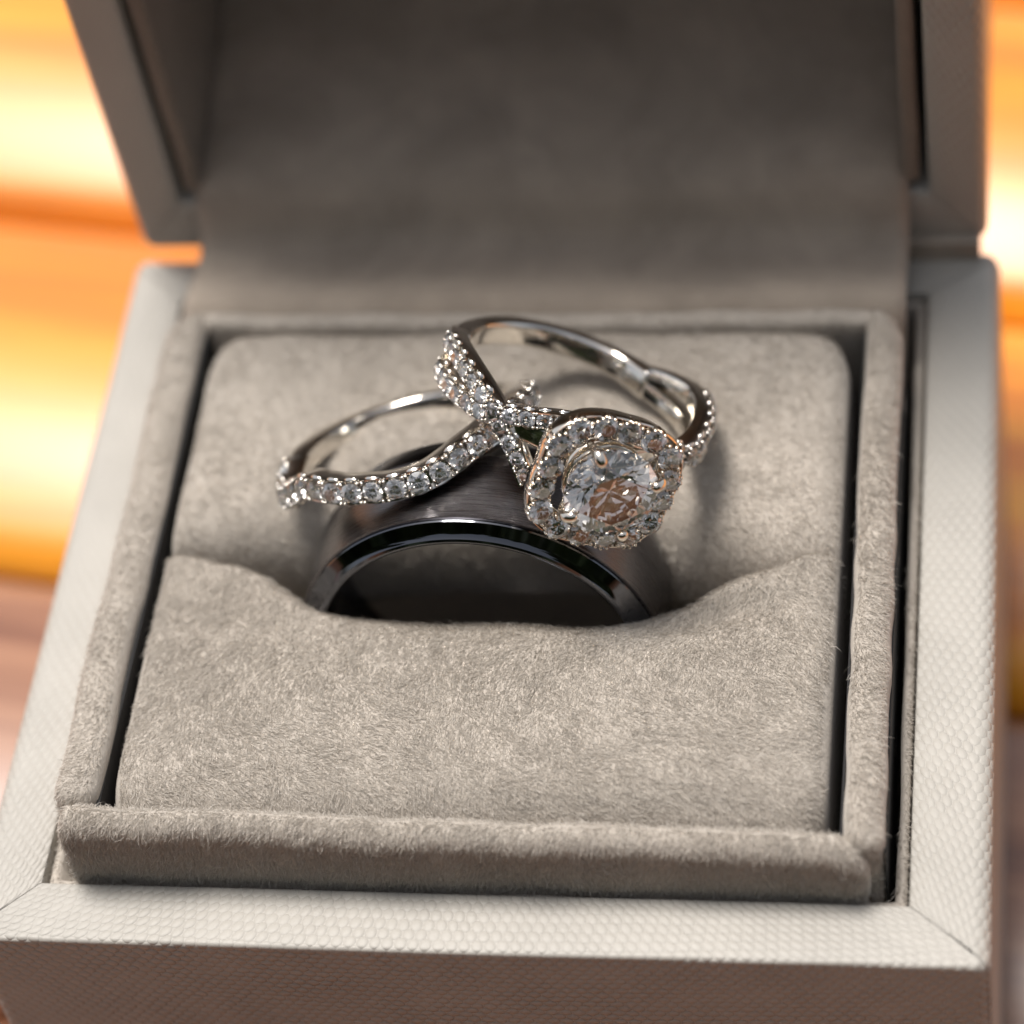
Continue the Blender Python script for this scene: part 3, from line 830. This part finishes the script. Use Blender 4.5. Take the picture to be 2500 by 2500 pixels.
def pave(F_, d0, d1, a_tab, rho, pitch, r, parent, beads, wbar, metal_name, name='diamond', extra=lambda d: 0.0):
    pos = arc_positions(F_, d0, d1, a_tab, rho, pitch)
    pos = [(d, P + F_.rad(radians(d)) * extra(d), t) for d, P, t in pos]
    for (d, P, t) in pos:
        rd = F_.rad(radians(d)); ax = np.cross(t, rd); rd2 = np.cross(ax, t); rd2 /= np.linalg.norm(rd2)
        if rd2 @ rd < 0: rd2 = -rd2
        put_stone(P + rd2 * .12, rd2, t, r * rng.uniform(.94, 1.05), parent, name, tilt=.10)
        for s_ in (-1, 1):
            for e in (-1, 1):
                Q = P + t * (pitch * .5 - .02 - .10 * (1 - e)) * 1.0 if False else P + t * (pitch * .5 * e * .82) + ax * s_ * (wbar * .5 - .10) 
                beads.append((Q + rd2 * .06, rd2 + ax * s_ * -.15, .125, .20))
            # scallop under each stone
            beads.append((P + ax * s_ * (wbar * .5 - .02) - rd2 * .28, t, .22, pitch * .36))

# ================================================================== WEDDING BAND
BC = np.array([-1.053, -2.606, .184]); ba, bb = -0.01901, 0.10435
bn = np.array([sin(ba) * cos(bb), -cos(ba) * cos(bb), sin(bb)])
bu = np.cross([0, 0, 1.], bn); bu = -bu / np.linalg.norm(bu)
if bu[0] < 0: bu = -bu
bv = np.cross(bn, bu); bv = bv if bv[2] > 0 else -bv
band = empty('wedding_band', BC - np.array([0, 0, 11.4]), 'wide dark grey brushed band with polished edges, pushed into the cushion slot', 'ring')
def lathe(prof, name, material, closed_prof=False, n=220):
    V = []
    for i in range(n):
        a = 2 * pi * i / n
        for (w_, r) in prof: V.append(BC + bn * w_ + (bu * cos(a) + bv * sin(a)) * r)
    F = grid_faces(n, len(prof), closed_u=True, closed_v=closed_prof)
    o = fix_normals(obj(name, V, F, material, band)); o.data.set_sharp_from_angle(angle=radians(28)); return o
lathe([(-2.2, 11.28), (-1.5, 11.30), (0, 11.31), (2, 11.32), (3.0, 11.32), (3.02, 10.6), (-2.22, 10.6)], 'brushed_surface', M['tungsten_brushed'], True)
lathe([(-2.18, 10.5), (-2.22, 11.12), (-2.30, 11.17), (-2.45, 11.16), (-3.85, 10.90), (-4.05, 10.78), (-4.12, 10.5), (-3.95, 9.95), (-3.5, 9.70), (-2.18, 9.62)], 'polished_edge', M['tungsten_polished'], True)
for s_, nm in ((1, 'polished_edge'),):
    lathe([(s_ * 2.98, 10.5), (s_ * 3.03, 11.08), (s_ * 3.12, 11.13), (s_ * 3.22, 11.09), (s_ * 3.60, 10.56), (s_ * 3.70, 10.42), (s_ * 3.90, 10.28), (s_ * 3.96, 10.12), (s_ * 3.93, 9.95), (s_ * 3.84, 9.83), (s_ * 3.5, 9.70), (s_ * 2.98, 9.62)], nm, M['tungsten_polished'], True)
lathe([(2.97, 9.62), (0, 9.58), (-2.17, 9.62), (-2.17, 10.55), (2.97, 10.55)], 'inner_surface', M['tungsten_polished'], True)

# ================================================================== CONTOUR RING (curved pavé wedding ring)
CR = RingFrame((-5.87179, 4.64355, 9.00694), -0.39824, 1.00619, 8.24278, 7.31767)
cring = empty('contour_ring', CR.c + np.array([0, 0, -6.5]), 'slim white gold ring with one wavy row of small diamonds, leaning on the dark band', 'ring')
CA = [(-240, -.8), (-215, -.85), (-200, -1.2), (-188, -1.75), (-177, -1.7), (-165, -1.1), (-152, -.5), (-140, -.6), (-131, -.74), (-119, -.83), (-110, -.95), (-100, -.97), (-90, -.85), (-80, -.5), (-70, -.1),
      (-62, .1), (-48, .4), (-30, .5), (-12, .25), (5, -.3), (20, -.75), (40, -.8), (60, -.8), (90, -.8), (120, -.8)]
def crise(d): return .40 * math.exp(-((d + 186) / 13) ** 2)
degs = np.linspace(-204, 14, 240)
def sm(a, b_, x): t = min(1, max(0, (x - a) / (b_ - a))); return t * t * (3 - 2 * t)
def cw(d): return 1.5 + .0 * d if -205 < d < 20 else 1.55
P, fr, (V, F) = shank(CR, degs, CA, lambda d: 1.65, lambda d: 1.55, lambda d: CR.R + .02 + crise(d), .32, groove=True)
o = fix_normals(obj('diamond_row_bar', V, F, M['white_gold'], cring)); o.data.set_sharp_from_angle(angle=radians(42))
degs = np.linspace(12, 158, 160); CB = [(12, -.52), (20, -.75), (40, -.8), (60, -.8), (90, -.8), (120, -.8), (145, -.86), (158, -1.1)]
P, fr, (V, F) = shank(CR, degs, CB, lambda d: 1.35, lambda d: 1.5, lambda d: CR.R, .32)
fix_normals(obj('shank', V, F, M['white_gold'], cring))
beads = []
pave(CR, -202, 12, CA, CR.R, 1.40, .67, cring, beads, 1.46, 'white_gold', extra=crise)
ellipsoids(beads, 'beads', M['white_gold'], cring)

# ================================================================== ENGAGEMENT RING
ER = RingFrame((4.53119, 6.80893, 11.65573), .718502, .952129, 7.85783, 6.70855)
ering = empty('engagement_ring', ER.c + np.array([0, 0, -6.0]), 'white gold ring with a large round diamond in a square halo and twisted split shoulders', 'ring')
HD = -31.0
S1 = [(-152, -.60), (-138, -.1), (-125, .15), (-112, .17), (-103, .02), (-95, -.25), (-87, -.65), (-80, -1.15), (-73, -1.9), (-67, -2.5), (-61, -3.3), (-55, -4.2)]
S2 = [(-152, -1.30), (-138, -1.5), (-125, -1.7), (-116, -1.75), (-106, -1.68), (-96, -1.62), (-87, -1.5), (-80, -1.15), (-70, -.62), (-62, -.3), (-54, .1), (-46, .3)]
mir = lambda T: sorted([(2 * HD - d, a) for d, a in T])
a_shank = [(86, -.95), (120, -.95), (160, -.95), (212, -.95)]
degs = np.linspace(84, 214, 160)
def tw(d): e = min(sm(84, 110, d), 1 - sm(186, 214, d)); return e
P, fr, (V, F) = shank(ER, degs, a_shank, lambda d: 1.15 + .15 * (1 - tw(d)), lambda d: 1.75 + .25 * (1 - tw(d)), lambda d: ER.R, .38)
fix_normals(obj('shank', V, F, M['white_gold'], ering))
beads = []
def bulge(d): return 1.15 * sm(-8, 30, d) * (1 - sm(55, 96, d))
def rise(d):
    e = min(abs(d - HD), 60); return ER.R + .05 + .35 * (1 - sm(22, 50, e)) + bulge(d)
for T in (S1, S2, mir(S1), mir(S2)):
    degs = np.linspace(T[0][0], T[-1][0], 110)
    P, fr, (V, F) = shank(ER, degs, T, lambda d: 1.2, lambda d: 1.14, rise, .26, groove=True)
    fix_normals(obj('shoulder_strand', V, F, M['white_gold'], ering)).data.set_sharp_from_angle(angle=radians(42))
    lo, hi = T[0][0], T[-1][0]
    if lo < HD: pave(ER, lo + 22, hi - 1, T, ER.R + .12, 1.10, .52, ering, beads, 1.08, 'white_gold')
    else: pave(ER, lo + 1, hi - 30, T, ER.R + .12, 1.10, .52, ering, beads, 1.08, 'white_gold', extra=bulge)
ellipsoids(beads, 'beads', M['white_gold'], ering)

# halo: coordinates (t, a) in the plane at height h above the ring centre
hr, ht_ = ER.rad(radians(HD)), ER.tan(radians(HD))
def H(t, a, h): return ER.c + hr * h + ht_ * t + ER.n * a
HH = 10.86; HCt, HCa = -.12, -1.58
spos = [(-3.71, .24), (-3.83, -1.23), (-3.85, -2.72), (-3.35, -4.04), (-2.05, -4.85), (-.55, -5.12), (1.0, -5.06), (2.4, -4.62), (3.35, -3.45), (3.62, -2.05), (3.62, -.6), (3.05, .82), (1.72, 1.66), (.2, 1.97), (-1.38, 1.93), (-2.78, 1.42)]
def squarer(t, a):
    f = atan2(a - HCa, t - HCt); k = 1 - .022 * cos(4 * f)
    return (HCt + (t - HCt) * k, HCa + (a - HCa) * k)
spos = [squarer(*p) for p in spos]
ang = [(atan2(a - HCa, t - HCt), sqrt((t - HCt) ** 2 + (a - HCa) ** 2)) for t, a in spos]
tabr = sorted(ang); tabr = [(x - 2 * pi, r) for x, r in tabr] + tabr + [(x + 2 * pi, r) for x, r in tabr]
nst = 128
path = []; frs = []
for i in range(nst):
    a = -pi + 2 * pi * i / nst; r = float(interp(tabr, a)[0]); path.append(H(HCt + r * cos(a), HCa + r * sin(a), HH - .12))
path = np.array(path)
for i in range(nst):
    t = path[(i + 1) % nst] - path[i - 1]; t /= np.linalg.norm(t); o_ = np.cross(t, hr)
    if o_ @ (path[i] - H(HCt, HCa, HH)) < 0: o_ = -o_
    frs.append((o_, hr))
hp = [(.72, .04), (.78, -.05), (.76, -.6), (.62, -1.25), (-.45, -1.25), (-.66, -.6), (-.72, -.05), (-.66, .03), (-.58, -.05), (-.50, -.72), (.55, -.72), (.64, -.05), (.68, .04)]
halo = empty('halo', H(HCt, HCa, HH - 1.2) - np.array(world_loc(ering)) / U, parent=ering)
V, F = sweep(path, frs, lambda i: [(a, b_) for a, b_ in hp], closed=True)
o = fix_normals(obj('halo_frame', V, F, M['warm_gold'], halo)); o.data.set_sharp_from_angle(angle=radians(45))
hb = []
order = sorted(range(16), key=lambda k: ang[k][0])
for q_ in range(16):
    k = order[q_]; k2 = order[(q_ + 1) % 16]
    P1 = H(*spos[k], HH); P2 = H(*spos[k2], HH)
    put_stone(P1 + hr * .10, hr, ht_, .78, halo, tilt=.10)
    mid = (P1 + P2) / 2; out = mid - H(HCt, HCa, HH); out /= np.linalg.norm(out)
    for e, rr_ in ((.50, .155), (-.45, .14)):
        hb.append((mid + out * e + hr * .10, hr, rr_, .24))
    # scalloped lip round the outside of each stone
    o1 = P1 - H(HCt, HCa, HH); o1 /= np.linalg.norm(o1); t1 = np.cross(o1, hr)
    for da in (-.75, -.25, .25, .75):
        hb.append((P1 + o1 * .76 * cos(da) + t1 * .76 * sin(da) - hr * .18, hr, .15, .44))
ellipsoids(hb, 'beads', M['warm_gold'], halo)

# centre stone and its four claws
DC = (-.15, -1.55)
put_stone(H(DC[0], DC[1], 12.0), hr, ht_, 2.86, ering, 'centre_diamond', tilt=0.0)['label'] = 'large round brilliant diamond in the middle of the halo'
pr = [(-1.40, -.05 + .25), (2.08, -.36), (-2.12, -3.15), (1.35, -3.95)]
for (pt, pa_) in pr:
    dt, da_ = pt - DC[0], pa_ - DC[1]; L = sqrt(dt * dt + da_ * da_); dt /= L; da_ /= L
    pts = [(1.35, 7.9), (1.75, 9.2), (2.25, 10.4), (2.84, 11.5), (2.99, 12.05), (2.90, 12.42), (2.60, 12.62), (2.28, 12.60)]
    rad_ = [.36, .33, .32, .33, .34, .36, .37, .28]
    ps = np.linspace(0, len(pts) - 1, 30); xs_ = interp(list(enumerate([p[0] for p in pts])), ps); hs_ = interp(list(enumerate([p[1] for p in pts])), ps); rs_ = interp(list(enumerate(rad_)), ps)
    rs_[-1] = .04; rs_[-2] = .20; rs_[-3] = .29
    P = np.array([H(DC[0] + dt * x, DC[1] + da_ * x, h) for x, h in zip(xs_, hs_)])
    T = np.gradient(P, axis=0); side = np.cross(hr, ht_ * dt + ER.n * da_); frc = []
    for i in range(len(P)):
        t = T[i] / np.linalg.norm(T[i]); s2 = side - t * (side @ t); s2 /= np.linalg.norm(s2); frc.append((s2, np.cross(t, s2)))
    V, F = sweep(P, frc, lambda i: [(rs_[i] * cos(a), rs_[i] * sin(a)) for a in np.linspace(0, 2 * pi, 14, endpoint=False)])
    fix_normals(obj('claw', V, F, M['warm_gold'], ering))
# gallery rail and bridge under the stone
def circ_tube(r, h, rt, name):
    V = []
    for i in range(72):
        a = 2 * pi * i / 72; e = ht_ * cos(a) + ER.n * sin(a)
        for j in range(12):
            b_ = 2 * pi * j / 12; V.append(H(DC[0], DC[1], h) + e * (r + rt * cos(b_)) + hr * rt * 1.4 * sin(b_))
    fix_normals(obj(name, V, grid_faces(72, 12, True, True), M['warm_gold'], ering))
circ_tube(1.85, 9.3, .30, 'gallery_rail')
circ_tube(2.35, 10.5, .22, 'gallery_rail')
degs = np.linspace(HD - 40, HD + 40, 40)
P, fr, (V, F) = shank(ER, degs, [(HD - 45, -1.2), (HD, -1.5), (HD + 45, -1.2)], lambda d: 1.1, lambda d: 1.5, lambda d: ER.R - .05, .3)
fix_normals(obj('bridge', V, F, M['white_gold'], ering))

# the focus is judged on the halo and the front of the cushion
bpy.context.view_layer.update()
